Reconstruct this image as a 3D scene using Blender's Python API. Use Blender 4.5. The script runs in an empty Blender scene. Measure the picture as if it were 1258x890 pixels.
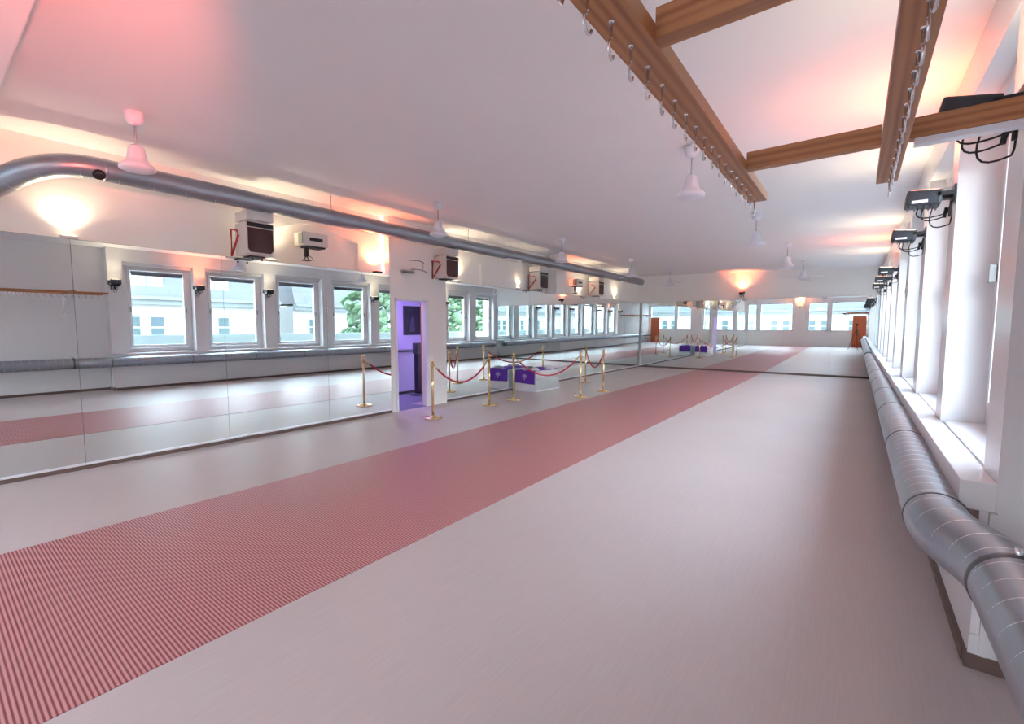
import bpy, bmesh, math, random
from mathutils import Vector, Matrix
R = math.radians
random.seed(7)
scene = bpy.context.scene
COL = scene.collection

# ------------------------------------------------------------------ materials
def mat(name, color=(.8, .8, .8), rough=.5, metal=0.0, noise=0.0, nscale=8.0, bump=0.0, bscale=60.0, spec=.5,
        emit=None, estr=0.0, stretch=(1, 1, 1)):
    m = bpy.data.materials.new(name)
    m.use_nodes = True
    nt = m.node_tree
    b = nt.nodes['Principled BSDF']
    b.inputs['Base Color'].default_value = (*color, 1)
    b.inputs['Roughness'].default_value = rough
    b.inputs['Metallic'].default_value = metal
    b.inputs['Specular IOR Level'].default_value = spec
    tc = nt.nodes.new('ShaderNodeTexCoord')
    mp = nt.nodes.new('ShaderNodeMapping')
    mp.inputs['Scale'].default_value = stretch
    nt.links.new(tc.outputs['Object'], mp.inputs['Vector'])
    if noise > 0:
        n = nt.nodes.new('ShaderNodeTexNoise')
        n.inputs['Scale'].default_value = nscale
        n.inputs['Detail'].default_value = 5
        nt.links.new(mp.outputs['Vector'], n.inputs['Vector'])
        mx = nt.nodes.new('ShaderNodeMixRGB')
        mx.inputs[1].default_value = (*[c * (1 - noise) for c in color], 1)
        mx.inputs[2].default_value = (*[min(1, c * (1 + noise)) for c in color], 1)
        nt.links.new(n.outputs['Fac'], mx.inputs[0])
        nt.links.new(mx.outputs[0], b.inputs['Base Color'])
    if bump > 0:
        n2 = nt.nodes.new('ShaderNodeTexNoise')
        n2.inputs['Scale'].default_value = bscale
        n2.inputs['Detail'].default_value = 4
        nt.links.new(mp.outputs['Vector'], n2.inputs['Vector'])
        bp = nt.nodes.new('ShaderNodeBump')
        bp.inputs['Strength'].default_value = bump
        bp.inputs['Distance'].default_value = .01
        nt.links.new(n2.outputs['Fac'], bp.inputs['Height'])
        nt.links.new(bp.outputs['Normal'], b.inputs['Normal'])
    if emit:
        b.inputs['Emission Color'].default_value = (*emit, 1)
        b.inputs['Emission Strength'].default_value = estr
    return m

M = {}
M['paint'] = mat('white_paint', (.88, .86, .83), .6, noise=.02, nscale=2, bump=.05, bscale=40)
M['ceiling'] = mat('ceiling_paint', (.88, .86, .87), .7, noise=.02, nscale=1.2, bump=.04, bscale=30)
M['gloss_white'] = mat('white_gloss_paint', (.72, .71, .72), .25, noise=.02, nscale=3)
M['brown_skirt'] = mat('brown_vinyl_skirting', (.13, .085, .07), .5, noise=.15, nscale=6)
M['mirror'] = mat('silvered_mirror', (.82, .90, .90), 0.0, metal=1.0)
M['mirror_edge'] = mat('mirror_edge', (.20, .24, .23), .3)
M['alu'] = mat('white_aluminium_rail', (.78, .78, .82), .35, metal=.2)
M['galv'] = mat('galvanised_duct', (.36, .395, .44), .36, metal=.95, noise=.16, nscale=5, bump=.12, bscale=9, stretch=(1, 1, 1))
M['seam'] = mat('duct_seam', (.80, .82, .84), .3, metal=.8, noise=.1)
M['clamp'] = mat('duct_clamp', (.13, .14, .15), .45, metal=.6, noise=.1)
M['chrome'] = mat('zinc_hook', (.80, .82, .85), .22, metal=1.0, noise=.08, nscale=40)
M['black'] = mat('black_plastic', (.018, .018, .020), .45, noise=.2, nscale=30)
M['dark_grey'] = mat('dark_grey_metal', (.045, .05, .06), .45, metal=.3, noise=.15, nscale=20)
M['cable'] = mat('black_rubber_cable', (.012, .011, .012), .5, noise=.1)
M['fan_white'] = mat('fan_white_enamel', (.78, .77, .84), .35, noise=.02)
M['rod'] = mat('grey_rod', (.45, .45, .48), .4, metal=.5, noise=.05)
M['brass'] = mat('polished_brass', (.80, .60, .33), .2, metal=1.0, noise=.06, nscale=20)
M['rope'] = mat('red_velvet_rope', (.50, .02, .045), .6, noise=.15, nscale=60)
M['purple'] = mat('purple_cloth', (.13, .025, .42), .75, noise=.12, nscale=14, bump=.15, bscale=120)
M['emblem'] = mat('pale_lilac_print', (.50, .38, .78), .7, noise=.08, nscale=50)
M['paper'] = mat('white_paper', (.88, .86, .88), .6, noise=.03)
M['white_lam'] = mat('white_laminate', (.84, .85, .88), .35, noise=.02)
M['heater_white'] = mat('heater_cream_enamel', (.70, .66, .63), .45, noise=.04, nscale=10)
M['heater_glass'] = mat('dark_red_glass', (.045, .006, .008), .07, noise=.3, nscale=9, spec=.8)
M['heater_trim'] = mat('pale_trim', (.72, .62, .55), .35, noise=.05)
M['red_metal'] = mat('red_painted_steel', (.55, .04, .03), .4, noise=.08)
M['orange'] = mat('orange_painted_wood', (.62, .15, .06), .45, noise=.08, nscale=6)
M['violet_wall'] = mat('lilac_wall', (.52, .45, .72), .6, noise=.04, nscale=3)
M['dark_floor'] = mat('dark_room_floor', (.16, .15, .22), .5, noise=.08, nscale=4)
M['poster'] = mat('dark_poster', (.010, .006, .022), .6, noise=.6, nscale=12)
M['blind'] = mat('grey_blind_fabric', (.16, .18, .22), .7, noise=.08)
M['shade'] = mat('amber_lamp_shade', (.95, .55, .38), .5, emit=(1, .34, .16), estr=1.3)
M['handle'] = mat('grey_handle', (.28, .27, .27), .4, metal=.5, noise=.05)
M['facade'] = mat('facade_render', (.20, .20, .20), .8, noise=.06, nscale=.6)
M['facade_win'] = mat('facade_window_glass', (.025, .045, .05), .25, noise=.3, nscale=.8)
M['roofm'] = mat('slate_roof', (.05, .053, .068), .7, noise=.15, nscale=1.5)
M['cornice'] = mat('grey_cornice', (.08, .09, .095), .7, noise=.08, nscale=1)
M['foliage'] = mat('foliage', (.045, .085, .04), .7, noise=.7, nscale=5, bump=.8, bscale=6)
M['bark'] = mat('bark', (.12, .09, .06), .9, noise=.3)
M['bounce_paver'] = mat('pale_bounce_paving', (.32, .31, .30), .9, noise=.05)  # surface of the added slab outside, pale to reflect daylight indoors
M['street'] = mat('street_asphalt', (.22, .22, .22), .9, noise=.1, nscale=1)
M['balcony'] = mat('balcony_parapet', (.24, .27, .25), .8, noise=.06, nscale=2)

def lens(color, s):
    return mat('lamp_lens', (1, 1, 1), .3, emit=color, estr=s)

def wood(sc=(22, 1.1, 22), ax='X', name='pine_wood'):
    m = mat(name, (.42, .19, .085), .42)
    nt = m.node_tree; b = nt.nodes['Principled BSDF']
    tc = nt.nodes.new('ShaderNodeTexCoord'); mp = nt.nodes.new('ShaderNodeMapping')
    mp.inputs['Scale'].default_value = sc
    nt.links.new(tc.outputs['Object'], mp.inputs['Vector'])
    n = nt.nodes.new('ShaderNodeTexNoise'); n.inputs['Scale'].default_value = 2.2; n.inputs['Detail'].default_value = 6
    nt.links.new(mp.outputs['Vector'], n.inputs['Vector'])
    w = nt.nodes.new('ShaderNodeTexWave'); w.inputs['Scale'].default_value = .55; w.inputs['Distortion'].default_value = 5
    w.wave_type = 'BANDS'; w.bands_direction = ax
    nt.links.new(mp.outputs['Vector'], w.inputs['Vector'])
    ad = nt.nodes.new('ShaderNodeMath'); ad.operation = 'MULTIPLY'
    nt.links.new(n.outputs['Fac'], ad.inputs[0]); nt.links.new(w.outputs['Fac'], ad.inputs[1])
    cr = nt.nodes.new('ShaderNodeValToRGB')
    cr.color_ramp.elements[0].color = (.50, .225, .09, 1); cr.color_ramp.elements[1].color = (.29, .105, .038, 1)
    cr.color_ramp.elements[0].position = .08; cr.color_ramp.elements[1].position = .75
    nt.links.new(ad.outputs[0], cr.inputs[0]); nt.links.new(cr.outputs[0], b.inputs['Base Color'])
    return m
M['wood'] = wood()
M['wood_cross'] = wood((1.1, 22, 22), 'Z', 'pine_wood_cross')

def glass():
    m = bpy.data.materials.new('window_glass'); m.use_nodes = True
    nt = m.node_tree; nt.nodes.clear()
    o = nt.nodes.new('ShaderNodeOutputMaterial'); mx = nt.nodes.new('ShaderNodeMixShader')
    t = nt.nodes.new('ShaderNodeBsdfTransparent'); g = nt.nodes.new('ShaderNodeBsdfGlossy')
    g.inputs['Roughness'].default_value = .02
    t.inputs['Color'].default_value = (.95, .98, .97, 1)
    fr = nt.nodes.new('ShaderNodeFresnel'); fr.inputs['IOR'].default_value = 1.45
    ge = nt.nodes.new('ShaderNodeNewGeometry'); io = nt.nodes.new('ShaderNodeMath'); io.operation = 'MULTIPLY_ADD'
    io.inputs[1].default_value = 1 / 1.45 - 1.45; io.inputs[2].default_value = 1.45      # same index from both faces of the thin pane
    nt.links.new(ge.outputs['Backfacing'], io.inputs[0]); nt.links.new(io.outputs[0], fr.inputs['IOR'])
    nt.links.new(fr.outputs[0], mx.inputs[0]); nt.links.new(t.outputs[0], mx.inputs[1]); nt.links.new(g.outputs[0], mx.inputs[2])
    nt.links.new(mx.outputs[0], o.inputs[0])
    return m
M['glass'] = glass()

def floor_mat():
    m = mat('beige_floor', (.45, .40, .38), .42)
    nt = m.node_tree; b = nt.nodes['Principled BSDF']
    tc = nt.nodes.new('ShaderNodeTexCoord')
    mp = nt.nodes.new('ShaderNodeMapping'); mp.inputs['Scale'].default_value = (34, 1.2, 1)
    nt.links.new(tc.outputs['Object'], mp.inputs['Vector'])
    n = nt.nodes.new('ShaderNodeTexNoise'); n.inputs['Scale'].default_value = 3; n.inputs['Detail'].default_value = 6
    nt.links.new(mp.outputs['Vector'], n.inputs['Vector'])
    n2 = nt.nodes.new('ShaderNodeTexNoise'); n2.inputs['Scale'].default_value = .5; n2.inputs['Detail'].default_value = 3
    nt.links.new(tc.outputs['Object'], n2.inputs['Vector'])
    cr = nt.nodes.new('ShaderNodeValToRGB')
    cr.color_ramp.elements[0].color = (.43, .365, .355, 1); cr.color_ramp.elements[1].color = (.50, .43, .42, 1)
    cr.color_ramp.elements[0].position = .3; cr.color_ramp.elements[1].position = .7
    ad = nt.nodes.new('ShaderNodeMath'); ad.operation = 'ADD'
    ml = nt.nodes.new('ShaderNodeMath'); ml.operation = 'MULTIPLY'; ml.inputs[1].default_value = .5
    ml2 = nt.nodes.new('ShaderNodeMath'); ml2.operation = 'MULTIPLY'; ml2.inputs[1].default_value = .5
    nt.links.new(n.outputs['Fac'], ml.inputs[0]); nt.links.new(n2.outputs['Fac'], ml2.inputs[0])
    nt.links.new(ml.outputs[0], ad.inputs[0]); nt.links.new(ml2.outputs[0], ad.inputs[1])
    nt.links.new(ad.outputs[0], cr.inputs[0]); nt.links.new(cr.outputs[0], b.inputs['Base Color'])
    bp = nt.nodes.new('ShaderNodeBump'); bp.inputs['Strength'].default_value = .08; bp.inputs['Distance'].default_value = .002
    nt.links.new(n.outputs['Fac'], bp.inputs['Height']); nt.links.new(bp.outputs['Normal'], b.inputs['Normal'])
    b.inputs['Roughness'].default_value = .47; b.inputs['Specular IOR Level'].default_value = .4
    return m
M['floor'] = floor_mat()

def runner_mat():
    m = mat('red_ribbed_runner', (.4, .2, .2), .55)
    nt = m.node_tree; b = nt.nodes['Principled BSDF']
    tc = nt.nodes.new('ShaderNodeTexCoord'); sp = nt.nodes.new('ShaderNodeSeparateXYZ')
    nt.links.new(tc.outputs['Object'], sp.inputs[0])
    m1 = nt.nodes.new('ShaderNodeMath'); m1.operation = 'MULTIPLY'; m1.inputs[1].default_value = 2 * math.pi / .0182
    s = nt.nodes.new('ShaderNodeMath'); s.operation = 'SINE'
    m2 = nt.nodes.new('ShaderNodeMath'); m2.operation = 'MULTIPLY_ADD'; m2.inputs[1].default_value = .5; m2.inputs[2].default_value = .5
    nt.links.new(sp.outputs['Y'], m1.inputs[0]); nt.links.new(m1.outputs[0], s.inputs[0]); nt.links.new(s.outputs[0], m2.inputs[0])
    cr = nt.nodes.new('ShaderNodeValToRGB')
    cr.color_ramp.elements[0].color = (.19, .035, .048, 1); cr.color_ramp.elements[1].color = (.52, .25, .245, 1)
    cr.color_ramp.elements[0].position = .12; cr.color_ramp.elements[1].position = .72
    nt.links.new(m2.outputs[0], cr.inputs[0]); nt.links.new(cr.outputs[0], b.inputs['Base Color'])
    b.inputs['Roughness'].default_value = .45
    return m
M['runner'] = runner_mat()

# ------------------------------------------------------------------ mesh builders
class MB:
    def __init__(s): s.bm = bmesh.new()
    def box(s, x0, x1, y0, y1, z0, z1, bev=0.0, rot=None, piv=None):
        vs = [s.bm.verts.new((x, y, z)) for x in (x0, x1) for y in (y0, y1) for z in (z0, z1)]
        fs = [s.bm.faces.new([vs[i] for i in f]) for f in ((0, 1, 3, 2), (4, 6, 7, 5), (0, 4, 5, 1), (2, 3, 7, 6), (0, 2, 6, 4), (1, 5, 7, 3))]
        if bev > 0:
            es = list({e for f in fs for e in f.edges})
            r = bmesh.ops.bevel(s.bm, geom=es, offset=bev, segments=2, affect='EDGES', profile=.6)
            vs = list({v for f in r['faces'] for v in f.verts} | {v for v in vs if v.is_valid})
        if rot is not None:
            bmesh.ops.rotate(s.bm, verts=vs, cent=piv or ((x0 + x1) / 2, (y0 + y1) / 2, (z0 + z1) / 2), matrix=rot)
        return s
    def tube(s, pts, r, n=10, caps=True, closed=False):
        pts = [Vector(p) for p in pts]
        rs = r if isinstance(r, (list, tuple)) else [r] * len(pts)
        rings = []; up = None
        for i, p in enumerate(pts):
            if closed: t = pts[(i + 1) % len(pts)] - pts[i - 1]
            else: t = pts[min(i + 1, len(pts) - 1)] - pts[max(i - 1, 0)]
            t.normalize()
            if up is None:
                up = Vector((0, 0, 1)) if abs(t.z) < .9 else Vector((1, 0, 0))
            a = t.cross(up)
            if a.length < 1e-4: a = t.cross(Vector((0, 1, 0)))
            a.normalize(); up = a.cross(t).normalized(); 
            rings.append([s.bm.verts.new(p + rs[i] * (math.cos(2 * math.pi * k / n) * a + math.sin(2 * math.pi * k / n) * up)) for k in range(n)])
        m = len(rings)
        for i in range(m if closed else m - 1):
            A, B = rings[i], rings[(i + 1) % m]
            for k in range(n): 
                f = s.bm.faces.new([A[k], A[(k + 1) % n], B[(k + 1) % n], B[k]]); f.smooth = True
        if caps and not closed:
            s.bm.faces.new(rings[0][::-1]); s.bm.faces.new(rings[-1])
        return s
    def lathe(s, prof, c=(0, 0, 0), n=24):
        rings = []
        for (r, z) in prof:
            r = max(r, 1e-4)
            rings.append([s.bm.verts.new((c[0] + r * math.cos(2 * math.pi * k / n), c[1] + r * math.sin(2 * math.pi * k / n), c[2] + z)) for k in range(n)])
        for A, B in zip(rings, rings[1:]):
            for k in range(n):
                f = s.bm.faces.new([A[k], A[(k + 1) % n], B[(k + 1) % n], B[k]]); f.smooth = True
        s.bm.faces.new(rings[0][::-1]); s.bm.faces.new(rings[-1])
        return s
    def poly(s, pts, thick):
        """flat polygon extruded by the vector thick"""
        t = Vector(thick)
        a = [s.bm.verts.new(p) for p in pts]; b = [s.bm.verts.new(Vector(p) + t) for p in pts]
        s.bm.faces.new(a); s.bm.faces.new(b[::-1])
        for i in range(len(a)): s.bm.faces.new([a[i], b[i], b[(i + 1) % len(a)], a[(i + 1) % len(a)]])
        return s
    def build(s, name, m, parent=None, loc=None, rz=0):
        bmesh.ops.recalc_face_normals(s.bm, faces=s.bm.faces)
        me = bpy.data.meshes.new(name); s.bm.to_mesh(me); s.bm.free()
        o = bpy.data.objects.new(name, me); COL.objects.link(o)
        me.materials.append(M[m] if isinstance(m, str) else m)
        if parent: o.parent = parent
        if loc: o.location = loc
        if rz: o.rotation_euler.z = rz
        return o

def shift(o, v):
    """move the mesh of an object about so that its origin sits at v (world)"""
    o.data.transform(Matrix.Translation(-Vector(v))); o.location = v
    return o
def tag(o, label, cat, group=None, kind=None):
    o['label'] = label; o['category'] = cat
    if group: o['group'] = group
    if kind: o['kind'] = kind
    return o
def thing(name, label, cat, loc=(0, 0, 0), rz=0, group=None):
    o = bpy.data.objects.new(name, None); COL.objects.link(o)
    o.location = loc; o.rotation_euler.z = rz; o.empty_display_size = .1
    return tag(o, label, cat, group)
def struct(name, mb, m, label=None, parent=None):
    o = mb.build(name, m, parent)
    if not parent: o['kind'] = 'structure'
    if label: o['label'] = label
    return o
def copy_tree(o, parent=None):
    c = o.copy(); COL.objects.link(c); c.parent = parent
    for ch in list(o.children): copy_tree(ch, c)
    return c

# ------------------------------------------------------------------ geometry constants
LX = -6.70           # plane of the left mirrors
YF = 17.30           # far mirror plane
YB = -3.90           # back wall
PX = .53             # face of window piers
LWX = .48            # face of wall below the windows
RX = .80             # recess wall beside the camera
TILT = .0045         # the mirrors lean in a little at the top
HC = 1.56
def ceil_z(x): return 3.36 + (-x) * .025

# ------------------------------------------------------------------ room shell
fl = MB(); fl.box(-7.2, 1.1, YB - .2, YF + .3, -.12, 0)
struct('floor', fl, 'floor', 'beige vinyl floor of the long hall')
rn = MB(); rn.box(-4.615, -2.49, YB + .1, YF - .02, .0005, .003)
tag(rn.build('floor_runner', 'runner'), 'long faded red runner with fine cross ribs along the hall floor', 'runner')

ce = MB()
ce.poly([(-7.3, YB - .2, ceil_z(-7.3)), (1.4, YB - .2, ceil_z(1.4)), (1.4, YF + .3, ceil_z(1.4)), (-7.3, YF + .3, ceil_z(-7.3))], (0, 0, .2))
struct('ceiling', ce, 'ceiling', 'white ceiling')
cb = MB(); cb.box(-7.0, .6, .08, .52, 3.30, 3.60, .01)
struct('trim_1', cb, 'ceiling', 'white downstand beam across the ceiling')

# left wall: lower backing wall, door pier, upper wall with niche
UW = -6.88
wl = MB()
wl.box(-7.1, LX - .02, YB, 5.24, 0, 2.49)
wl.box(-6.9, LX - .08, 6.64, YF + .1, 0, 2.49)
wl.box(-7.1, UW, YB, 3.28, 2.48, 3.6)
wl.box(-7.1, -6.99, 3.28, 4.74, 2.48, 3.6)
wl.box(-7.1, UW, 4.74, 5.3, 2.48, 3.6)
wl.box(-7.1, UW, 6.6, YF + .1, 2.48, 3.6)
# arch head of the niche
arch = [(UW, 3.28, 3.6)]
for i in range(13):
    t = i / 12
    arch.append((UW, 3.28 + 1.46 * t, 2.98 + .20 * math.sin(math.pi * t)))
arch.append((UW, 4.74, 3.6))
wl.poly(arch, (-.12, 0, 0))
wl.box(-7.0, -6.80, 7.86, 10.46, 2.48, 3.0)        # thicker panelled strip
wl.box(-7.0, -6.52, 10.62, 11.15, 2.48, 3.52)      # pier carrying the duct
struct('wall_left', wl, 'paint', 'white left wall')
pr = MB()
pr.box(-6.84, LX + .0, 5.24, 5.37, 0, 3.56)
pr.box(-6.84, LX + .0, 6.10, 6.64, 0, 3.56)
pr.box(-6.84, LX + .0, 5.37, 6.10, 2.05, 3.56)
struct('wall_left_pier', pr, 'paint', 'white wall pier around the doorway')
bs = MB(); bs.box(LX - .03, LX + .012, YB, 5.24, 0, .045); bs.box(LX - .08, LX - .045, 6.64, YF, 0, .045)
struct('baseboard_left', bs, 'brown_skirt', 'brown skirting under the left mirrors')
bs = MB(); bs.box(-6.75, PX, YF - .012, YF + .03, 0, .045)
struct('baseboard_far', bs, 'brown_skirt', 'brown skirting under the far mirrors')
bs = MB(); bs.box(LWX - .02, LWX + .02, 2.89, YF, 0, .055); bs.box(LWX - .015, RX - .01, 2.838, 2.88, 0, .07)
bs.box(RX - .02, RX + .02, YB, 2.86, 0, .055)
struct('baseboard_right', bs, 'brown_skirt', 'brown skirting below the windows')
bs = MB(); bs.box(-6.7, RX, YB - .02, YB + .02, 0, .06)
struct('baseboard_back', bs, 'brown_skirt')
# door frame
df = MB()
df.box(LX - .03, LX + .02, 5.345, 5.385, 0, 2.075); df.box(LX - .03, LX + .02, 6.085, 6.15, 0, 2.075); df.box(LX - .03, LX + .02, 5.345, 6.15, 2.045, 2.085)
struct('trim_2', df, 'white_lam', 'white frame of the doorway')

# far wall
fw = MB(); fw.box(-7.1, 1.4, YF + .03, YF + .2, 0, 3.6)
struct('wall_far', fw, 'paint', 'white end wall')

# right wall with window openings
WIN = [(3.33, 4.42), (5.05, 6.20), (6.90, 8.02), (8.74, 9.87), (10.57, 11.70), (12.40, 13.50), (14.23, 15.26), (16.02, 17.00)]
WZ0, WZ1 = 1.05, 2.87
OPN = [(a - .19, b + .17) for a, b in WIN]
OPN[-1] = (OPN[-1][0], 17.12)
wr = MB()
wr.box(LWX, 1.0, 2.86, YF + .1, 0, .86)
wr.box(PX, 1.0, 2.86, YF + .1, 3.04, 3.5)
ys = [2.86] + [v for o in OPN for v in o] + [YF + .1]
for i in range(0, len(ys), 2):
    wr.box(PX, 1.0, ys[i], ys[i + 1], .86, 3.04)
wr.box(RX, 1.05, YB - .1, 2.86, 0, 3.5)
# head blocks above each window as steps
for (a, b) in OPN:
    wr.box(PX + .12, 1.0, a, b, 2.96, 3.04)
struct('wall_right', wr, 'gloss_white', 'white wall with a row of tall windows')
sb = MB(); sb.box(.41, PX, 2.853, YF, .735, .868, .006)
struct('trim_3', sb, 'gloss_white', 'white boxed ledge running below the windows')
sb = MB()
for (a, b) in OPN:
    sb.box(PX + .015, .80, a + .004, b - .004, .862, .872)
struct('trim_4', sb, 'gloss_white', 'inner window boards')
en = MB(); en.box(LWX + .03, LWX + .055, 2.835, 2.86, .07, .735); en.box(LWX - .005, RX - .01, 2.842, 2.858, .07, .16)
struct('trim_5', en, 'gloss_white', 'narrow white strips on the end of the window wall')

wn = 0
for k, (a, b) in enumerate(WIN):
    wn += 1
    o0, o1 = OPN[k]
    m = MB()
    X0, X1 = .76, .84
    for (y0, y1, z0, z1) in ((o0, a - .07, .87, 2.96), (b + .07, o1, .87, 2.96), (a - .07, b + .07, .87, .97), (a - .07, b + .07, 2.93, 2.96)):
        m.box(X0, X1 + .06, y0, y1, z0, z1)
    w = struct('window_%d' % wn, m, 'gloss_white', 'tall white framed window in the right wall')
    s_ = MB()
    for (y0, y1, z0, z1) in ((a - .062, a, .976, 2.925), (b, b + .062, .976, 2.925), (a, b, .976, WZ0), (a, b, WZ1, 2.925)):
        s_.box(X0 - .02, X1, y0, y1, z0, z1, .006)
    s_.build('window_sash', 'gloss_white', w)
    g = MB(); g.box(.80, .806, a - .005, b + .005, WZ0 - .005, WZ1 + .005); g.build('window_pane', 'glass', w)
    bl = MB(); bl.box(.745, .775, a + .01, b - .01, 2.80, 2.86, .005); bl.box(.757, .762, a + .02, b - .02, 2.755, 2.80); bl.build('roller_blind', 'blind', w)
    h = MB(); h.box(.70, .74, a - .045, a - .02, 1.86, 1.98, .004); h.box(.70, .74, b + .02, b + .045, 1.86, 1.98, .004); h.build('window_handle', 'handle', w)

# back wall
BZ0, BZ1 = 1.08, 3.10
BW = [(-6.62, -6.0), (-5.80, -3.68), (-2.75, -1.62), (-1.44, .62)]
bw = MB()
xs = [-7.0] + [v for o in BW for v in (o[0] - .0, o[1] + .0)] + [1.05]
bw.box(-7.1, 1.05, YB - .2, YB, 0, BZ0); bw.box(-7.1, 1.05, YB - .2, YB, BZ1, 3.6)
for i in range(0, len(xs), 2): bw.box(xs[i], xs[i + 1], YB - .2, YB, BZ0, BZ1)
bw.box(-3.60, -3.0, YB, YB + .12, 0, 3.5)
bw.box(-3.0, RX, YB, YB + .12, 0, .95); 
bw.box(-6.7, -3.6, YB, YB + .05, 0, .90)
struct('wall_back', bw, 'paint', 'white back wall with wide windows')
for (a, b) in BW:
    wn += 1
    m = MB()
    for (x0, x1, z0, z1) in ((a, a + .05, BZ0, BZ1), (b - .05, b, BZ0, BZ1), (a, b, BZ0, BZ0 + .06), (a, b, BZ1 - .06, BZ1)):
        m.box(x0, x1, YB - .12, YB + .03, z0, z1)
    w = struct('window_%d' % wn, m, 'gloss_white', 'wide white framed window in the back wall')
    g = MB(); g.box(a, b, YB - .06, YB - .054, BZ0, BZ1); g.build('window_pane', 'glass', w)

# ------------------------------------------------------------------ mirrors
def mirror_left(y0, y1, x, label, grp):
    t = thing('mirror_panel', label, 'mirror', (x, (y0 + y1) / 2, .045), group=grp)
    h = 2.445; dx = h * TILT * .5
    m = MB(); hw = (y1 - y0) / 2 - .0015
    m.poly([(-dx, -hw, .02), (-dx, hw, .02), (dx, hw, h), (dx, -hw, h)], (-.006, 0, 0)); m.build('mirror_glass', 'mirror', t)
    m = MB(); m.box(-.018, .012, -hw, hw, 0, .022, .003); m.build('bottom_rail', 'alu', t)
    m = MB(); m.box(-.016, -.0075 - dx, -(hw + .002), hw + .002, .022, h + .006); m.build('backing_board', 'mirror_edge', t)
    return t
ysL = [YB + .03, -3.30, -1.84, -.37, 1.093, 2.54, 4.01, 5.238]
where = ['nearest the back wall', 'second from the back wall', 'third from the back wall behind the beam', 'at the left edge of the picture under the duct elbow',
         'showing the reflected first window', 'below the near heater', 'with a reflected brass post, left of the door']
for (a, b, s_) in zip(ysL, ysL[1:], where):
    mirror_left(a, b, LX, 'frameless wall mirror panel ' + s_, 'mirror panels left of the doorway')
nR = 7; w_ = (YF - 6.642) / nR
wr_ = ['touching the right side of the door pier', 'behind the purple covered table end nearest the door', 'behind the far end of the purple covered table', 'below the projector halfway along the far stretch',
       'below the fourth heater along the left wall', 'next to last before the far left corner', 'in the far left corner of the side wall']
for i in range(nR):
    mirror_left(6.642 + i * w_, 6.642 + (i + 1) * w_, LX - .055, 'frameless wall mirror panel ' + wr_[i], 'mirror panels right of the doorway')
xf = [-6.70, -6.10, -4.86, -3.40, -1.91, -.62, .52]
wf = ['in the far left corner', 'reflecting the rope posts', 'under the orange end wall lamp', 'left of the middle, reflecting the wall sconce', 'right of the middle', 'in the far right corner']
for i in range(6):
    x0, x1 = xf[i], xf[i + 1]
    t = thing('mirror_panel', 'end wall mirror panel ' + wf[i], 'mirror', ((x0 + x1) / 2, YF, .045), group='mirror panels on the end wall')
    h = 2.455; dy = h * TILT * .5; hw = (x1 - x0) / 2 - .001
    m = MB(); m.poly([(-hw, dy, .02), (hw, dy, .02), (hw, -dy, h), (-hw, -dy, h)], (0, .006, 0)); m.build('mirror_glass', 'mirror', t)
    m = MB(); m.box(-hw, hw, -.012, .02, 0, .02, .002); m.build('bottom_rail', 'brown_skirt', t)
    m = MB(); m.box(-hw, hw, .0085 + dy, .028, .02, h + .004); m.build('backing_board', 'mirror_edge', t)

# ------------------------------------------------------------------ ducts
def arc(p0, p1, p2, n=10):
    p0, p1, p2 = Vector(p0), Vector(p1), Vector(p2)
    return [((1 - t) ** 2) * p0 + 2 * t * (1 - t) * p1 + t * t * p2 for t in [i / n for i in range(n + 1)]]
def duct_path(parts):
    out = []
    for p in parts:
        p = Vector(p)
        if not out or (out[-1] - p).length > 1e-3: out.append(p)
    return out
def resample(pts, step):
    out = [pts[0]]; acc = 0
    for a, b in zip(pts, pts[1:]):
        L = (b - a).length; n = max(1, int(round(L / step)))
        for i in range(1, n + 1): out.append(a.lerp(b, i / n))
    return out
def ring_along(mb, p, t, r, w=.006, h=.004, n=28):
    t = Vector(t).normalized(); u = Vector((0, 0, 1)) if abs(t.z) < .9 else Vector((1, 0, 0))
    a = t.cross(u).normalized(); b = a.cross(t)
    prof = [(-w, 0), (-w * .5, h), (w * .5, h), (w, 0)]
    rings = [[mb.bm.verts.new(Vector(p) + t * s + (r + q - .001) * (math.cos(2 * math.pi * k / n) * a + math.sin(2 * math.pi * k / n) * b)) for k in range(n)] for s, q in prof]
    for A, B in zip(rings, rings[1:]):
        for k in range(n):
            f = mb.bm.faces.new([A[k], A[(k + 1) % n], B[(k + 1) % n], B[k]]); f.smooth = True
def seams(mb, pts, r, step, tilt=.25, off=0.0, **kw):
    d = off; acc = 0
    for a, b in zip(pts, pts[1:]):
        L = (b - a).length
        while acc + L >= d:
            q = a.lerp(b, (d - acc) / L); t = (b - a).normalized()
            side = t.cross(Vector((0, 0, 1)))
            ring_along(mb, q, t + side * tilt, r, **kw); d += step
        acc += L

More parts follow.
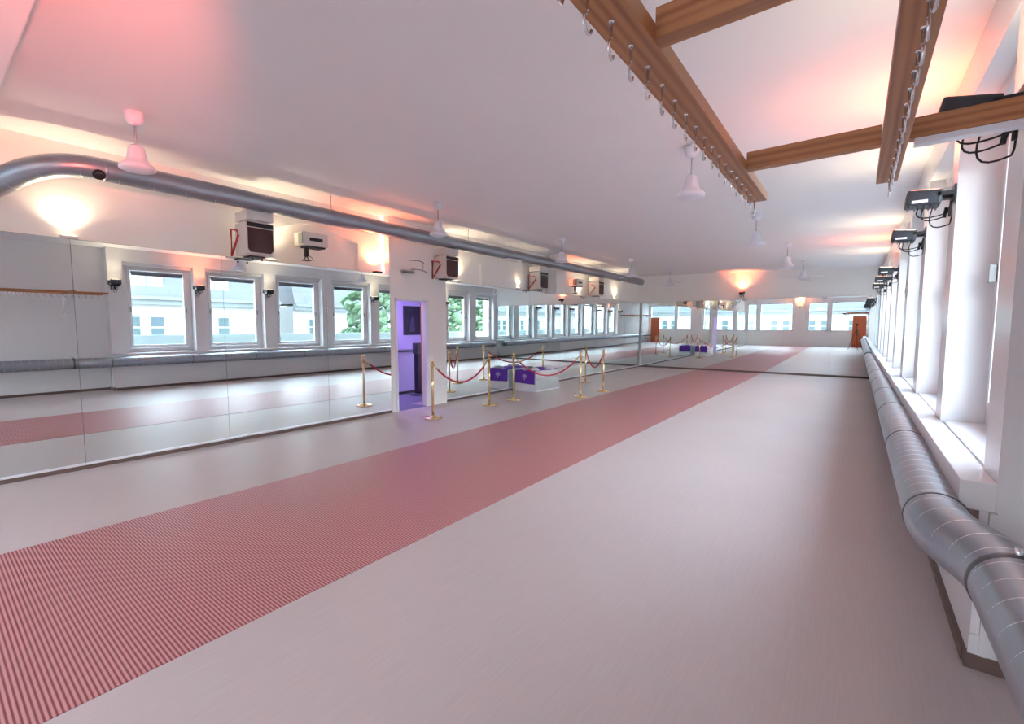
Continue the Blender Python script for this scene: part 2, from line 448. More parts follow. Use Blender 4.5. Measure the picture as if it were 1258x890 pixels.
D1X, D1Z, r1 = -6.31, 3.185, .1125
p = duct_path([(D1X, 16.15, D1Z), (D1X, 1.35, D1Z)] + arc((D1X, 1.28, D1Z), (D1X, .96, D1Z), (D1X - .24, .74, D1Z - .14), 12) + [(D1X - .62, .40, 2.80)])
t = thing('ventilation_duct', 'long grey spiral duct under the ceiling along the left wall', 'duct', (D1X, 8, D1Z))
def at(o, par): o.location = -Vector(par.location); return o
def pipe(path, step, r, seg, t, *a, **k):
    m = MB().tube(resample(path, step), r, seg); m.bm.faces.ensure_lookup_table(); nf = len(m.bm.faces)
    seams(m, path, r, *a, **k)
    o = m.build('duct_pipe', 'galv', t); o.data.materials.append(M['seam'])
    for f in o.data.polygons[nf:]: f.material_index = 1
    at(o, t)
pipe(p, .25, r1, 28, t, .30, .22, w=.004, h=.002)
m = MB()
m = None
for y in (1.33, 3.9, 6.9, 9.9, 12.9):
    m = MB(); ring_along(m, (D1X, y, D1Z), (0, 1, 0), r1, w=.016, h=.006)
    if y > 2: m.tube([(D1X, y, D1Z + r1), (D1X, y, ceil_z(D1X) + .0)], .005, 6)
    at(m.build('pipe_clamp', 'galv', t), t)
m = MB()
q = Vector((D1X + .075, 1.27, D1Z - .07)); nrm = Vector((.73, 0, -.68))
m.tube([q, q + nrm * .02], .052, 20); m.tube([q + nrm * .02, q + nrm * .03], .038, 20)
at(m.build('damper_knob', 'black', t), t)
for y in (8.1, 14.2):
    m = MB(); m.box(D1X - .09, D1X + .10, y, y + .5, D1Z - r1 - .006, D1Z - r1 + .02); at(m.build('air_slot', 'gloss_white', t), t)

D2X, D2Z, r2 = .335, .68, .118
p = duct_path([(D2X, 16.9, D2Z), (D2X, 2.78, D2Z)] + arc((D2X, 2.78, D2Z), (D2X, 2.62, D2Z), (D2X + .065, 2.47, D2Z), 8) + arc((D2X + .065, 2.47, D2Z), (D2X + .13, 2.32, D2Z), (D2X + .13, 2.15, D2Z), 8) + [(D2X + .13, YB + .45, D2Z)])
t = thing('ventilation_duct', 'grey spiral duct along the foot of the window wall', 'duct', (D2X, 8, D2Z))
pipe(p, .2, r2, 36, t, .125, .16, off=.05, w=.003, h=.0022, n=40)
for y in (2.80, 4.40, 5.95, 7.4, 8.9, 10.4, 12.0, 13.6, 15.2):
    m = MB(); ring_along(m, (D2X, y, D2Z), (0, 1, 0), r2, w=.008, h=.005, n=40); at(m.build('pipe_clamp', 'clamp', t), t)
m = MB()
ring_along(m, (D2X + .13, 2.18, D2Z), (-.03, 1, 0), r2, w=.02, h=.006, n=40)
at(m.build('pipe_clamp', 'clamp', t), t)
for (x, y) in ((D2X, 2.90), (D2X, 7.4), (D2X, 12.0)):
    m = MB(); m.box(x, LWX, y - .012, y + .012, D2Z - .01, D2Z + .01); at(m.build('wall_bracket', 'chrome', t), t)
m = MB()
m.tube([(D2X + .13, 2.18, D2Z + r2 - .01), (D2X + .13, 2.18, D2Z + r2 + .03)], .01, 8); m.tube([(D2X + .13, 2.18, D2Z + r2 + .02), (RX, 2.18, D2Z + r2 + .02)], .006, 8)
at(m.build('wall_bracket', 'chrome', t), t)

# ------------------------------------------------------------------ hook frame
BMZ = 2.20
t = thing('hook_frame', 'pine wood overhead frame hung with rows of steel hooks above the camera', 'frame', (-.2, 1, BMZ))
def beam(x0, x1, y0, y1, z0, z1, nm):
    m = MB(); m.box(x0, x1, y0, y1, z0, z1, .002); at(m.build(nm, 'wood', t), t)
beam(-.480, -.392, -2.2, 2.665, BMZ, BMZ + .042, 'beam')
beam(.040, .114, -2.2, 2.665, BMZ, BMZ + .042, 'beam')
for y in (2.11, 1.05, -.05, -1.2):
    x1 = .60
    m = MB(); m.box(-.391, .039, y, y + .045, BMZ + .004, BMZ + .072, .002); at(m.build('crossbar', 'wood_cross', t), t)
    m = MB(); m.box(.115, RX - .002, y, y + .045, BMZ + .004, BMZ + .072, .002); at(m.build('crossbar', 'wood_cross', t), t)
    m = MB(); m.box(.13, RX - .002, y + .002, y + .05, BMZ - .016, BMZ + .003, .001); m.box(RX - .02, RX - .001, y + .005, y + .045, BMZ - .45, BMZ)
    m.tube([(RX - .012, y + .022, BMZ - .42), (RX - .30, y + .022, BMZ - .012)], .008, 8)
    at(m.build('wall_bracket', 'alu', t), t)
def hook_mesh():
    m = MB()
    pts = [(0, 0, .01), (0, 0, -.034)]
    rr = .018
    pts += [(0, -.004, -.038)]
    for i in range(15):
        a = R(100 + i * 17.5)
        pts.append((0, rr * math.cos(a), -.057 + rr * math.sin(a)))
    m.tube(pts, .0034, 8)
    m.lathe([(.0035, .004), (.006, .002), (.006, -.002), (.0035, -.003)], n=10)
    return m
hk = hook_mesh().build('hook', 'chrome', t)
first = True
for bx, skew in ((-.440, .55), (.085, .15)):
    y = .475
    ys_ = [.509 + .1050 * i for i in range(21)]
    for y in ys_:
        o = hk if first else hk.copy()
        if not first: COL.objects.link(o); o.parent = t
        first = False
        o.location = (bx + .2, y - 1, 0)
        o.rotation_euler.z = skew * .3 + random.uniform(-.12, .12)

# ------------------------------------------------------------------ ceiling fans
def fan(label, x, y, blades=None, first=None):
    cz = ceil_z(x)
    t = thing('ceiling_fan', label, 'fan', (x, y, cz), group='white ceiling fans')
    MB().lathe([(.060, 0), (.074, -.008), (.070, -.07), (.055, -.10), (.03, -.115), (.012, -.12)]).build('canopy', 'fan_white', t)
    MB().tube([(0, 0, -.10), (0, 0, -.30)], .007, 10).build('downrod', 'rod', t)
    MB().lathe([(.012, -.285), (.035, -.29), (.060, -.31), (.070, -.36), (.078, -.41), (.088, -.44), (.125, -.465), (.138, -.485), (.136, -.505), (.10, -.52), (.05, -.526), (.02, -.534), (.01, -.536)], n=32).build('motor_housing', 'fan_white', t)
    if blades is not None:
        for k in range(3):
            a = blades + k * 2 * math.pi / 3
            m = MB(); m.poly([(.12, -.03, -.478), (.25, -.045, -.478), (.62, -.06, -.478), (.64, 0, -.478), (.62, .05, -.478), (.25, .045, -.478), (.12, .03, -.478)], (0, 0, .006))
            b = m.build('fan_blade', 'fan_white', t); b.rotation_euler.z = a
    return t
sL, sR = .99, .946
for (lab, x, y, bl) in (
    ('white bell shaped ceiling fan in front of the duct elbow, nearest on the left', -5.34 * sL, 1.35, None),
    ('white bell shaped ceiling fan in front of the duct above the doorway', -5.33 * sL, 5.08, None),
    ('white bell shaped ceiling fan beside the duct above the purple table', -5.28 * sL, 8.72, None),
    ('small white ceiling fan at the far end of the overhead duct', -5.2 * sL, 12.4, R(20)),
    ('small white ceiling fan with thin blades near the far left corner', -5.1, 15.6, R(-38)),
    ('white bell shaped ceiling fan beside the wooden hook frame, nearest on the right', -1.50 * sR, 5.20 * sR, None),
    ('white bell shaped ceiling fan just past the tip of the wooden hook frame', -1.45 * sR, 8.86 * sR, None),
    ('white ceiling fan third along the right hand row', -1.36 * sR, 12.43 * sR, None),
    ('white ceiling fan farthest along the right hand row', -1.31 * sR, 15.87 * sR, R(-36))):
    fan(lab, x, y, bl)

# ------------------------------------------------------------------ uplights
def spot(name, loc, rot, color, power, size=R(130), blend=.8, rad=.06):
    l = bpy.data.lights.new(name, 'SPOT'); l.color = color; l.energy = power; l.spot_size = size; l.spot_blend = blend; l.shadow_soft_size = rad
    o = bpy.data.objects.new(name, l); COL.objects.link(o); o.location = loc; o.rotation_euler = rot
    return o
WARM, ORNG, RED = (1.0, .80, .52), (1.0, .23, .09), (1.0, .17, .12)
def uplight(label, x, y, z, color, power, grp, facing=1, rz=0.0, tilt=0.0, cables=True, size=1.0):
    """flood lamp on a wall arm: arm root at x, body reaching out along -x"""
    t = thing('uplight', label, 'lamp', (x, y, z), rz, group=grp)
    s = size
    rot = Matrix.Rotation(tilt, 3, 'Y'); piv = (-.12 * s, 0, 0)
    m = MB(); m.box(-.27 * s, -.07 * s, -.095 * s, .095 * s, -.075 * s, .035 * s, .014, rot, piv)
    for k in range(5): m.box(-.25 * s + k * .04 * s, -.242 * s + k * .04 * s, -.075 * s, .075 * s, -.088 * s, -.07 * s, 0, rot, piv)
    m.build('lamp_body', 'dark_grey', t)
    m = MB(); m.box(-.25 * s, -.09 * s, -.07 * s, .07 * s, .0355 * s, .039 * s, 0, rot, piv); m.build('lamp_lens', lens(color, 4.0), t)
    m = MB(); m.box(-.10 * s, -.001, -.095 * s, -.088 * s, -.02, .01); m.box(-.10 * s, -.001, .088 * s, .095 * s, -.02, .01); m.box(-.012, -.001, -.10 * s, .10 * s, -.05, .05)
    m.box(-.075 * s, -.012, -.03, .03, -.03, .02, .004); m.build('wall_arm', 'black', t)
    m = MB(); m.box(-.24 * s, -.15 * s, -.100 * s, -.096 * s, -.055 * s, -.035 * s); m.build('type_label', 'paper', t)
    if cables:
        m = MB()
        for (a, b, dz) in ((-.15, -.05, .16), (-.10, -.02, .22), (-.18, -.03, .13)):
            a *= s; b *= s; dz *= s
            yy = random.uniform(-.05, .05)
            pts = arc((a, yy, -.04), (a - .08 * s, yy + .02, -dz - .06), (b, yy - .02, -dz), 8) + arc((b, yy - .02, -dz), (b + .015, yy - .04, -dz + .02), (-.012, yy, -.05), 6)[1:]
            m.tube(pts, .0045 * s, 6)
        m.tube([(-.035 * s, .02, -.09), (-.045 * s, .02, -.16 * s)], .011 * s, 8); m.tube([(-.02 * s, -.05, -.08), (-.022 * s, -.05, -.17 * s)], .010 * s, 8)
        m.build('cable', 'cable', t)
    return t
lampY = [(2.96, WARM, 14, 'nearest black flood lamp on the window wall, behind the wooden crossbar', .2),
         (4.66, ORNG, 22, 'second black flood lamp from the camera on the window wall', .08),
         (6.42, WARM, 16, 'third black flood lamp from the camera on the window wall', .12),
         (10.1, WARM, 16, 'fourth black flood lamp along the window wall, top of the distant cluster', .05),
         (11.9, ORNG, 20, 'fifth black flood lamp along the window wall, middle of the distant cluster', .05),
         (13.75, WARM, 16, 'farthest black flood lamp on the window wall, lowest in the picture', .05)]
for (y, c, pw, lab, tl) in lampY:
    uplight(lab, PX - .005, y, 2.53, c, pw, 'black flood lamps on the window piers', tilt=tl)
    spot('uplight_beam', (PX - .19, y, 2.60), (math.pi, R(-18), 0), c, pw * (1.35 if c is ORNG else .6), R(150), 1.0)
# lamps on the left ledge
def ledge_light(loc, c, pw, rot=(math.pi, 0, 0), size=R(140)):
    spot('ledge_beam', loc, rot, c, pw * .5, size, 1.0, .04)
def ledge_lamp(label, y, c, pw, x=None, vis=False):
    x = x or (LX - .03)
    t = thing('ledge_lamp', label, 'lamp', (x, y, 2.505), group='uplights standing on the mirror ledge')
    m = MB(); m.box(-.05, .05, -.07, .07, .0, .03, .004); m.build('lamp_body', 'black' if vis else 'gloss_white', t)
    m = MB(); m.box(-.04, .04, -.06, .06, .0305, .033); m.build('lamp_lens', lens(c, 3.0), t)
    ledge_light((x + .0, y, 2.60), c, pw)
ledge_lamp('flood lamp on the mirror ledge lighting the wall below the duct elbow', 1.1, WARM, 26, -6.80)
ledge_lamp('flood lamp on the mirror ledge behind the near heater', 3.22, WARM, 26, -6.80)
ledge_lamp('dark red lit flood lamp on the ledge left of the door pier', 5.02, ORNG, 60, -6.74, True)
ledge_lamp('flood lamp on the ledge just right of the second heater', 7.1, WARM, 26, -6.80)
ledge_lamp('flood lamp on the ledge left of the third heater', 9.25, WARM, 24, -6.80)
ledge_lamp('black flood lamp on the ledge below the far projector', 11.45, ORNG, 20, -6.75, True)
ledge_lamp('flood lamp on the ledge left of the farthest heater', 12.5, WARM, 24, -6.80)
ledge_lamp('flood lamp on the ledge near the far left corner', 15.1, WARM, 22, -6.80)
t = uplight('black flood lamp above the end mirror with an orange glow', -3.18, YF + .028, 2.72, ORNG, 20, None, rz=R(90) + math.pi - math.pi, cables=True, size=.75)
spot('uplight_beam', (-3.18, YF - .15, 2.78), (math.pi + R(-8), 0, 0), ORNG, 34, R(120), 1.0, .04)
t.rotation_euler.z = R(90)
t = uplight('red flood lamp clamped on the left beam of the hook frame above the camera', -.482, .14, 2.232, RED, 20, None, cables=True, size=.8)
sp_ = spot('uplight_beam', (-.66, .14, 2.33), (0, 0, 0), RED, 400, R(33), 1.0)
sp_.rotation_euler = (Vector((-4.1, .80, 3.46)) - sp_.location).to_track_quat('-Z', 'Y').to_euler()

# ------------------------------------------------------------------ heaters on the left wall
def heater():
    t = thing('wall_heater', '', 'heater', (0, 0, 0), group='boxy wall heaters with dark red fronts')
    # x from 0 (front) to -.33 (back); y 0.. .36 ; z 0.. .44
    MB().box(-.33, -.02, 0, .36, 0, .42, .012).build('casing', 'heater_white', t)
    m = MB(); m.poly([(-.02, .005, .06), (-.02, .045, .015), (-.02, .315, .015), (-.02, .355, .06), (-.02, .355, .42), (-.02, .005, .42)], (.014, 0, 0)); m.build('front_trim', 'heater_trim', t)
    m = MB(); m.poly([(-.006, .02, .07), (-.006, .055, .03), (-.006, .305, .03), (-.006, .34, .07), (-.006, .34, .345), (-.006, .02, .345)], (.006, 0, 0)); m.build('front_glass', 'heater_glass', t)
    MB().box(-.012, .004, .015, .345, .36, .415, .004).build('control_strip', 'black', t)
    m = MB(); m.box(-.30, -.10, .08, .28, -.02, -.001, .005); m.tube([(-.12, .12, -.03), (-.12, .12, -.06)], .012, 8); m.tube([(-.12, .24, -.03), (-.12, .24, -.06)], .012, 8); m.build('base_plate', 'black', t)
    MB().box(-.36, -.01, .02, .36, .45, .575, .006).build('air_box', 'heater_white', t)
    MB().box(-.28, -.06, .06, .32, .42, .45).build('air_neck', 'heater_white', t)
    m = MB()
    tri_ = [(-.325, -.05, .34), (-.325, -.05, 0.0), (-.11, -.05, .24), (-.15, -.05, .31)]
    m.tube(tri_, .015, 8, closed=True); m.build('triangular_bracket', 'red_metal', t)
    return t
hproto = heater()
hl = ['cream wall heater with a dark red front nearest the camera, under the duct', 'dark fronted wall heater at the right edge of the door pier', 'dark fronted heater with an orange lit side third along the left wall', 'farthest dark fronted heater on the left wall, past the projector']
for i, ((x, y, z), lab) in enumerate(zip(((-6.35, 2.71, 2.51), (-6.36, 6.32, 2.51), (-6.38, 9.64, 2.52), (-6.36, 12.85, 2.53)), hl)):
    o = hproto if i == 0 else copy_tree(hproto)
    o.location = (x, y, z); o['label'] = lab

# projectors
def projector(label, loc, dark=False):
    t = thing('projector', label, 'projector', loc, group='projectors on stands along the left ledge')
    body = 'heater_white'
    MB().box(-.16, .10, 0, .40, .22, .42, .012).build('casing', body, t)
    MB().box(-.02, -.155 + .25, -.012, 0, .24, .40, .002).build('vent_grille', 'blind' if dark else 'balcony', t)
    MB().box(.10, .108, .10, .31, .29, .34, .003).build('lens_slot', 'black', t)
    m = MB(); m.box(-.10, .09, .06, .36, .195, .219, .003); m.box(-.03, .03, .07, .12, .06, .196, .003); m.box(-.06, .05, .04, .15, .0, .012)
    m.tube([(0, .095, .07), (0, .05, .01)], .008, 6); m.tube([(0, .095, .07), (0, .15, .01)], .008, 6); m.build('stand', 'black', t)
    m = MB(); m.tube(arc((0, .10, .10), (.05, .22, .02), (.0, .20, .006), 8), .005, 6); m.build('cable', 'cable', t)
    return t
projector('white box projector on a black stand in the arched niche', (-6.72, 3.62, 2.565))
projector('black and grey projector on a stand past the third heater', (-6.62, 11.75, 2.54), True)
# coat hooks on the pier
t = thing('hanger_rack', 'thin metal coat hanger rack on the white pier above the doorway', 'rack', (LX, 5.75, 2.62))
m = MB(); m.tube(arc((.10, -.12, .16), (.10, .06, .20), (.10, .22, .15), 8), .006, 6); m.tube(arc((.10, -.10, -.02), (.10, .08, .05), (.10, .32, -.03), 8), .006, 6); m.tube([(.10, .2, .15), (.10, .2, .02)], .003, 6); m.build('hanger', 'dark_grey', t)
m = MB(); m.box(.0, .11, -.26, -.02, -.06, -.03, .004); m.tube([(0, 0, 0.03), (.10, 0, .03)], .006, 6); m.tube([(0, .05, 0.18), (.10, .05, .18)], .004, 6); m.build('wall_bracket', 'handle', t)

# ------------------------------------------------------------------ stanchions and ropes
ST = [(-5.727, 5.338), (-5.815, 6.943), (-5.798, 7.738), (-4.864, 8.986), (-4.85, 10.099), (-6.041, 11.45)]
sl = ['brass rope post nearest the camera, in front of the doorway', 'second brass rope post, just left of the purple table', 'brass rope post in front of the purple draped table end', 'brass rope post at the right end of the rope across the table',
      'rightmost brass rope post beside the red runner', 'farthest brass rope post by the left wall mirror']
def stanchion():
    t = thing('rope_post', '', 'post', (0, 0, 0), group='brass rope posts around the purple table')
    MB().lathe([(.155, 0), (.16, .008), (.155, .018), (.12, .026), (.05, .036), (.026, .05), (.022, .06)], n=32).build('base', 'brass', t)
    MB().tube([(0, 0, .05), (0, 0, .93)], .0215, 16).build('pole', 'brass', t)
    MB().lathe([(.0215, .88), (.030, .885), (.030, .925), (.034, .93), (.034, .94), (.02, .945), (.016, .955), (.030, .965), (.036, .985), (.030, 1.005), (.014, 1.018), (.004, 1.02)], n=20).build('finial', 'brass', t)
    m = MB()
    for k in range(4):
        a = k * math.pi / 2 + .3
        m.tube([(.028 * math.cos(a), .028 * math.sin(a), .915), (.042 * math.cos(a), .042 * math.sin(a), .91), (.042 * math.cos(a), .042 * math.sin(a), .89)], .0035, 6)
    m.build('rope_ring', 'brass', t)
    return t
sp = stanchion()
for i, ((x, y), lab) in enumerate(zip(ST, sl)):
    o = sp if i == 0 else copy_tree(sp)
    o.location = (x, y, 0); o['label'] = lab
def rope(a, b, sag, lab):
    A = Vector((*ST[a], .905)); B = Vector((*ST[b], .905)); d = (B - A); d.normalize()
    A = A + d * .045; B = B - d * .045; mid = (A + B) / 2
    t = thing('barrier_rope', lab, 'rope', tuple(mid), group='red barrier ropes')
    def P(s): return A.lerp(B, s) - Vector((0, 0, sag * (1 - (2 * s - 1) ** 2))) - mid
    MB().tube([P(.05 + .9 * i / 24) for i in range(25)], .0165, 12).build('velvet_cord', 'rope', t)
    for s0, s1 in ((0.0, .065), (1.0, .935)):
        MB().tube([P(s0), P((s0 + s1) / 2), P(s1)], [.008, .016, .019], 10).build('end_cap', 'brass', t)
rope(0, 1, .36, 'sagging red rope between the post by the doorway and the next post')
rope(2, 3, .40, 'sagging red rope in front of the purple table')
rope(4, 5, .40, 'short looking sagging red rope between the two farthest posts')

# ------------------------------------------------------------------ purple covered mirrored bench
bx0, bx1, by0, by1, bh = -6.66, -6.035, 8.945, 10.0, .50
t = thing('display_table', 'low white table with a mirrored side under a purple cloth', 'table', ((bx0 + bx1) / 2, (by0 + by1) / 2, 0))
def rel(mb): return mb
m = MB(); m.box(bx0, bx1 - .008, by0, by1, .0, bh, .003); at(m.build('table_body', 'white_lam', t), t)
m = MB(); m.box(bx1 - .007, bx1, by0 + .01, by1 - .005, .03, bh - .005); at(m.build('mirrored_side', 'mirror', t), t)
m = MB(); m.box(bx1 - .007, bx1 + .008, by0, by1, 0, .025, .002); at(m.build('bottom_rail', 'alu', t), t)
def cloth():
    m = MB(); bm = m.bm; nx, ny = 30, 40
    x0, x1 = bx0 + .02, bx1 - .03
    # strip over front drop, top, back drop : arc length parameter
    drop = .30
    path = [(by0 - .006, bh + .006 - drop * (1 - i / 10)) for i in range(10)] + [(by0 + (by1 - by0) * i / 12, bh + .006) for i in range(13)] + [(by1 + .006, bh + .006 - drop * (i + 1) / 10) for i in range(10)]
    grid = []
    for j, (y, z) in enumerate(path):
        row = []
        for i in range(nx + 1):
            u = i / nx; x = x0 + (x1 - x0) * u
            d = max(0, bh - z)
            out = .010 * d / .3 * (1 + math.sin(u * 19)) + .006
            yy = y - out if j < 10 else (y + out if j > 22 else y)
            zz = z - (d / .3) * .02 * u + (0 if d > .001 else .0015 * (1 + math.sin(u * 11 + y * 7)))
            row.append(bm.verts.new((x, yy, zz)))
        grid.append(row)
    for j in range(len(grid) - 1):
        for i in range(nx):
            f = bm.faces.new([grid[j][i], grid[j][i + 1], grid[j + 1][i + 1], grid[j + 1][i]]); f.smooth = True
    o = m.build('table_cloth', 'purple')
    md = o.modifiers.new('thick', 'SOLIDIFY'); md.thickness = .003; md.offset = 1
    return o
c = cloth(); shift(c, ((bx0 + bx1) / 2, (by0 + by1) / 2, bh + .006)); tag(c, 'purple cloth with pale round emblem draped over the low table ends', 'tablecloth')
def emblem(yf):
    m = MB(); cx = (bx0 + bx1) / 2 + .0; cz = bh - .165
    m.tube([(cx, yf, cz + .03), (cx, yf - .0015, cz + .03)], .034, 16)
    for k in range(7):
        a = R(-10 + k * 33.3); px_, pz_ = cx + .052 * math.cos(a), cz + .03 + .040 * math.sin(a)
        m.tube([(px_, yf, pz_), (px_, yf - .002, pz_)], .021, 12)
    m.poly([(cx - .022, yf, cz - .0), (cx + .022, yf, cz - .0), (cx + .005, yf, cz - .07), (cx - .005, yf, cz - .07)], (0, -.002, 0))
    o = m.build('printed_emblem', 'emblem', c); o.location = -Vector(c.location)
emblem(by0 - .036)
for lab, (x, y), rz, (w, l, h), nm, cat in (
    ('folded white napkin pile on the purple cloth', (-6.20, 9.12), .3, (.12, .08, .05), 'napkin_stack', 'napkins'),
    ('white leaflets stack on the far right end of the purple cloth', (-6.18, 9.78), .15, (.09, .12, .05), 'leaflet_stack', 'leaflets'),
    ('loose white card on the front edge of the purple cloth', (-6.42, 9.03), -.4, (.07, .045, .008), 'card', 'card'),
    ('small white card at the mirror side of the purple cloth', (-6.57, 9.3), .5, (.04, .04, .02), 'card', 'card')):
    m = MB(); 
    for k in range(3):
        if nm == 'card' and k: break
        m.box(-w / (1 + .2 * k), w / (1 + .2 * k), -l, l, h * k / 3, h * (k + 1) / 3, 0, Matrix.Rotation(.25 * k, 3, 'Z'), (0, 0, 0))
    o = m.build(nm, 'paper'); o.location = (x, y, bh + .0125); o.rotation_euler.z = rz; tag(o, lab, cat)

# ------------------------------------------------------------------ room behind the doorway
rm = MB()
rm.box(-9.0, -8.9, 4.4, 8.7, 0, 2.6); rm.box(-9.0, -7.1, 4.3, 4.4, 0, 2.6); rm.box(-9.0, -7.1, 8.6, 8.7, 0, 2.6)
rm.box(-9.0, -7.1, 4.4, 8.7, 2.5, 2.6)
struct('wall_side_room', rm, 'violet_wall', 'lilac walls of the small room behind the doorway')
rf = MB(); rf.box(-9.0, -7.2, 4.3, 8.7, -.1, .0)
rf.box(-7.2, LX - .01, 5.39, 6.085, .0, .004)
struct('floor_side_room', rf, 'dark_floor', 'dark floor of the small room')
lp = bpy.data.lights.new('violet_lamp', 'AREA'); lp.energy = 22; lp.color = (.50, .33, 1.0); lp.size = .8
lo = bpy.data.objects.new('violet_lamp', lp); COL.objects.link(lo); lo.location = (-8.2, 6.3, 2.46)
t = thing('poster', 'dark framed poster on the violet wall seen through the doorway', 'poster', (-8.9, 7.62, 1.72))
MB().box(0, .02, -.27, .27, -.36, .36, .004).build('frame', 'black', t)
MB().box(.02, .023, -.235, .235, -.325, .325).build('print', 'poster', t)
m = MB(); 
m.poly([(.0232, -.09, -.28), (.0232, .09, -.28), (.0232, .05, .02), (.0232, .0, .12), (.0232, -.05, .02)], (.001, 0, 0))
for k in range(14):
    yy, zz = random.uniform(-.2, .2), random.uniform(-.05, .3); m.tube([(.023, yy, zz), (.0245, yy, zz)], random.uniform(.006, .016), 8)
m.build('printed_figure', mat('poster_print', (.06, .04, .10), .5, noise=.5, nscale=20), t)
t = thing('counter', 'lilac front counter standing in the violet room', 'counter', (-8.55, 7.1, 0))
MB().box(-.3, .2, -.35, .36, .06, .98, .01).build('counter_body', 'violet_wall', t)
MB().box(-.32, .23, -.37, .38, .98, 1.01, .005).build('counter_top', 'dark_grey', t)
MB().box(-.28, .18, -.33, .34, 0, .06).build('plinth', 'black', t)
t = thing('display_stand', 'dark upright stand with a round base in the violet room', 'stand', (-8.0, 7.02, 0))
MB().lathe([(.2, 0), (.2, .015), (.05, .03), (.03, .04)]).build('base', 'dark_grey', t)
MB().box(-.06, .06, -.075, .075, .04, .95, .02).build('column', 'poster', t)
MB().box(-.08, .08, -.10, .10, .95, 1.2, .02).build('head', 'dark_grey', t)
d = MB(); d.box(-.70, 0, -.02, .02, .01, 2.03, .003)
dd = struct('door_1', d, 'orange', 'orange painted door leaf standing open')
dd.location = (-6.87, 6.13, 0); dd.rotation_euler.z = R(-47)
m = MB(); m.tube([(-.62, -.02, 1.02), (-.62, -.06, 1.02), (-.50, -.06, 1.02)], .008, 8); m.build('door_handle', 'chrome', dd)
d = MB(); d.box(-7.6, -7.57, 5.42, 5.60, .01, 2.0, .003)
tag(d.build('orange_panel', 'orange'), 'narrow orange panel just inside the left side of the doorway', 'panel')

# ------------------------------------------------------------------ things at the back (seen in the end mirror)
t = thing('door_leaf', 'orange door leaf leaning on the back wall, seen in the end mirror', 'door', (.15, YB + .20, 0))
MB().box(-.37, .37, -.02, .02, .0, 2.08, .005).build('panel', 'orange', t)
m = MB(); m.box(-.4, .4, -.03, .03, 2.085, 2.12, .003); m.build('top_rail', 'alu', t)
t = thing('wall_sconce', 'amber glass wall sconce on the back wall pier, seen in the end mirror', 'lamp', (-3.27, YB + .12, 2.86))
MB().lathe([(.10, .0), (.115, .02), (.115, .36), (.112, .38)], c=(0, .12, 0), n=24).build('lamp_shade', 'shade', t)
m = MB(); m.lathe([(.01, -.14), (.03, -.10), (.04, -.04), (.09, -.005)], c=(0, .12, 0), n=16); m.box(-.03, .03, 0, .12, -.06, -.03, .004); m.build('bracket', 'black', t)
pl = bpy.data.lights.new('sconce_bulb', 'POINT'); pl.energy = 10; pl.color = (1, .35, .18); pl.shadow_soft_size = .1
po = bpy.data.objects.new('sconce_bulb', pl); COL.objects.link(po); po.location = (-3.27, YB + .26, 3.33)
# photographer's tripod behind the viewpoint
t = thing('camera_tripod', 'black tripod with a camera, seen in the end mirror before the orange door', 'tripod', (.02, -.22, 0))
MB().box(-.07, .07, -.04, .05, 1.50, 1.60, .01).build('camera_body', 'black', t)
MB().box(-.02, .02, -.02, .02, 1.40, 1.50, .004).build('tripod_head', 'black', t)
MB().tube([(0, 0, .85), (0, 0, 1.42)], .014, 10).build('centre_column', 'black', t)
for k in range(3):
    a = R(200 + 120 * k)
    MB().tube([(.03 * math.cos(a), .03 * math.sin(a), 1.25), (.42 * math.cos(a), .42 * math.sin(a), .01)], [.014, .009], 8).build('tripod_leg', 'black', t)

# ------------------------------------------------------------------ small fittings
t = thing('wall_switch', 'white switch plate on the pier between the third and fourth windows', 'switch', (PX - .001, 8.32, 2.05))
MB().box(-.012, 0, -.04, .04, -.08, .08, .003).build('plate', 'paper', t); MB().box(-.018, -.012, -.015, .015, -.03, .03, .002).build('rocker', 'handle', t)

# ------------------------------------------------------------------ outside
g = MB(); g.box(3, 40, -40, 60, -6.2, -6); g.box(-40, 3, -40, -5, -6.2, -6)
struct('street', g, 'street')
tr = MB(); tr.box(1.06, 2.4, -3, 22, -.2, .35)
struct('bounce_terrace', tr, 'bounce_paver')  # added raised ground, bounces daylight up to the ceiling
bp_ = MB(); bp_.box(2.4, 2.55, -3, 22, -.2, 1.25)
tag(bp_.build('terrace_parapet', 'balcony'), 'pale parapet just outside the side windows', 'parapet')
def facade(name, label, org, rz, L, first_off, dorm=True):
    t = thing(name, label, 'building', org, rz)
    MB().box(0, 6, -L / 2, L / 2, -6, 2.75).build('wall', 'facade', t)
    m = MB(); m.box(-.35, 0, -L / 2, L / 2, 2.5, 2.75); m.box(-.5, 0, -L / 2, L / 2, 2.75, 2.92); m.build('cornice', 'cornice', t)
    m = MB(); m.poly([(-.3, -L / 2, 2.93), (0.9, -L / 2, 6.3), (6, -L / 2, 6.3), (6, -L / 2, 2.93)], (0, L, 0)); m.build('roof', 'roofm', t)
    n = int(L / 3.1); k = 0
    for i in range(n):
        y = -L / 2 + first_off + i * 3.1
        for dy in (0, 1.0):
            f = MB(); f.box(-.05, 0.0, y + dy - .35, y + dy + .35, .75, 1.95); fr = f.build('window_frame', 'facade', t)
            f = MB(); f.box(-.06, -.05, y + dy - .28, y + dy + .28, .82, 1.30); f.box(-.06, -.05, y + dy - .28, y + dy + .28, 1.38, 1.88); f.build('window_panes', 'facade_win', fr)
        if dorm:
            f = MB(); f.box(-.12, 1.2, y - .1, y + 1.3, 3.3, 5.3, .02); dr = f.build('dormer', 'facade', t)
            f = MB(); f.box(-.14, -.12, y + .55, y + .65, 3.4, 5.2); f.build('dormer_window', 'cornice', dr)
    return t
facade('apartment_building', 'pale building with slate roof and dormers seen through the side windows', (15.5, -2.5, 0), 0, 33, 1.0)
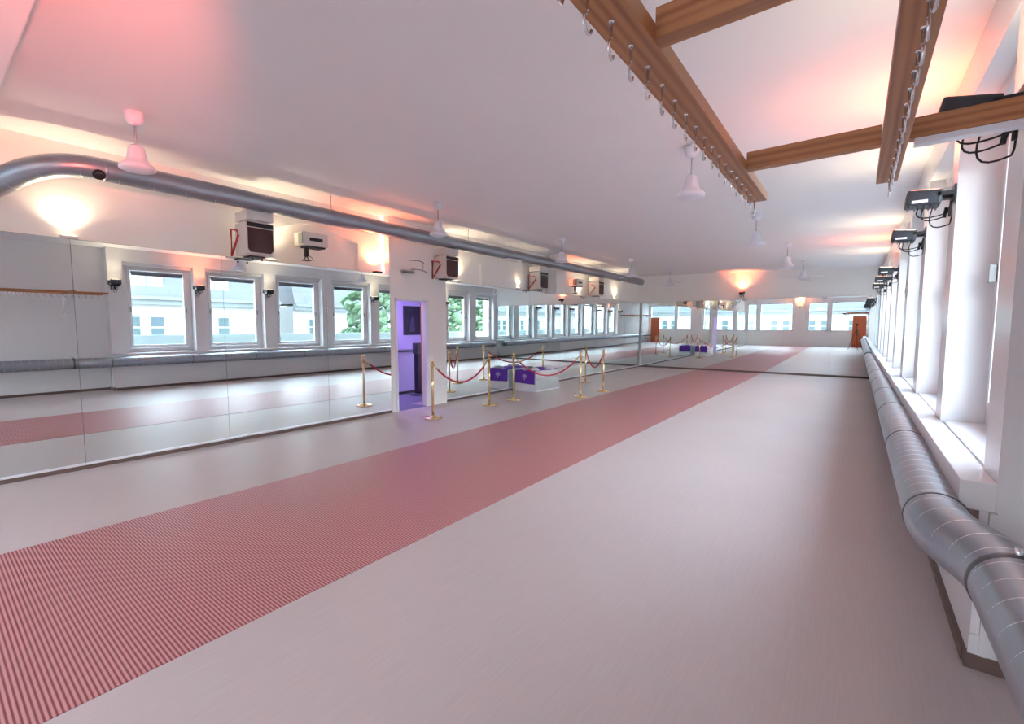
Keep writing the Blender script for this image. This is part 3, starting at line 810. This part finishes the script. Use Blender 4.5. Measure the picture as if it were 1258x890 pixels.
facade('apartment_building', 'long white building beyond the side windows farther down the street', (17.5, 30, 0), 0, 28, 1.4, False)
facade('apartment_building', 'long white building with grey eaves beyond the back windows', (-6, -17, 0), R(-90), 34, 1.0, False)
def tree(label, x, y, h, r, seed):
    rnd = random.Random(seed)
    t = thing('street_tree', label, 'tree', (x, y, -6), group='green trees outside the windows')
    MB().tube([(0, 0, 0), (.1, .1, h * .6), (0, .2, h)], [.22, .15, .05], 10).build('trunk', 'bark', t)
    m = MB()
    for k in range(420):
        v = Vector((rnd.gauss(0, 1), rnd.gauss(0, 1), rnd.gauss(0, 1))).normalized() * (r * rnd.uniform(.55, 1.0))
        v.z *= 1.35
        c = v + Vector((0, 0, h))
        bmesh.ops.create_icosphere(m.bm, subdivisions=1, radius=rnd.uniform(.16, .36), matrix=Matrix.Translation(c) @ Matrix.Rotation(rnd.uniform(0, 3), 4, (rnd.random(), rnd.random(), 1)) @ Matrix.Diagonal((1, 1, .45, 1)))
    m.build('foliage', 'foliage', t)
tree('leafy green tree outside the fourth and fifth side windows', 9.5, 17.2, 7.8, 2.3, 1)
tree('leafy green tree outside the sixth side window', 9.0, 22.5, 7.6, 2.2, 2)
tree('leafy green tree farthest down the street', 9.5, 29, 7.6, 2.4, 3)

# ------------------------------------------------------------------ daylight
w = bpy.data.worlds.new('sky'); scene.world = w; w.use_nodes = True
nt = w.node_tree; bg = nt.nodes['Background']
tc = nt.nodes.new('ShaderNodeTexCoord'); sx = nt.nodes.new('ShaderNodeSeparateXYZ'); cr = nt.nodes.new('ShaderNodeValToRGB')
nt.links.new(tc.outputs['Generated'], sx.inputs[0]); nt.links.new(sx.outputs['Z'], cr.inputs[0])
cr.color_ramp.elements[0].color = (.88, .92, .97, 1); cr.color_ramp.elements[1].color = (.58, .75, 1.0, 1)
nt.links.new(cr.outputs[0], bg.inputs[0]); bg.inputs[1].default_value = 9.0

# ------------------------------------------------------------------ camera
cam = bpy.data.cameras.new('camera'); co = bpy.data.objects.new('camera', cam); COL.objects.link(co)
cam.sensor_fit = 'HORIZONTAL'; cam.sensor_width = 36; cam.lens = 559 / 1258 * 36
cam.clip_start = .02; cam.clip_end = 200
co.location = (0, 0, HC); co.rotation_euler = (R(90 - 4.4), 0, R(37.05))
scene.camera = co
vs = scene.view_settings
vs.view_transform = 'Standard'; vs.look = 'None'; vs.gamma = 1; vs.exposure = 1.3; vs.use_curve_mapping = False
scene.cycles.max_bounces = 14; scene.cycles.diffuse_bounces = 6; scene.cycles.glossy_bounces = 10; scene.cycles.transparent_max_bounces = 24
scene.cycles.sample_clamp_indirect = 8
scene.cycles.use_denoising = True
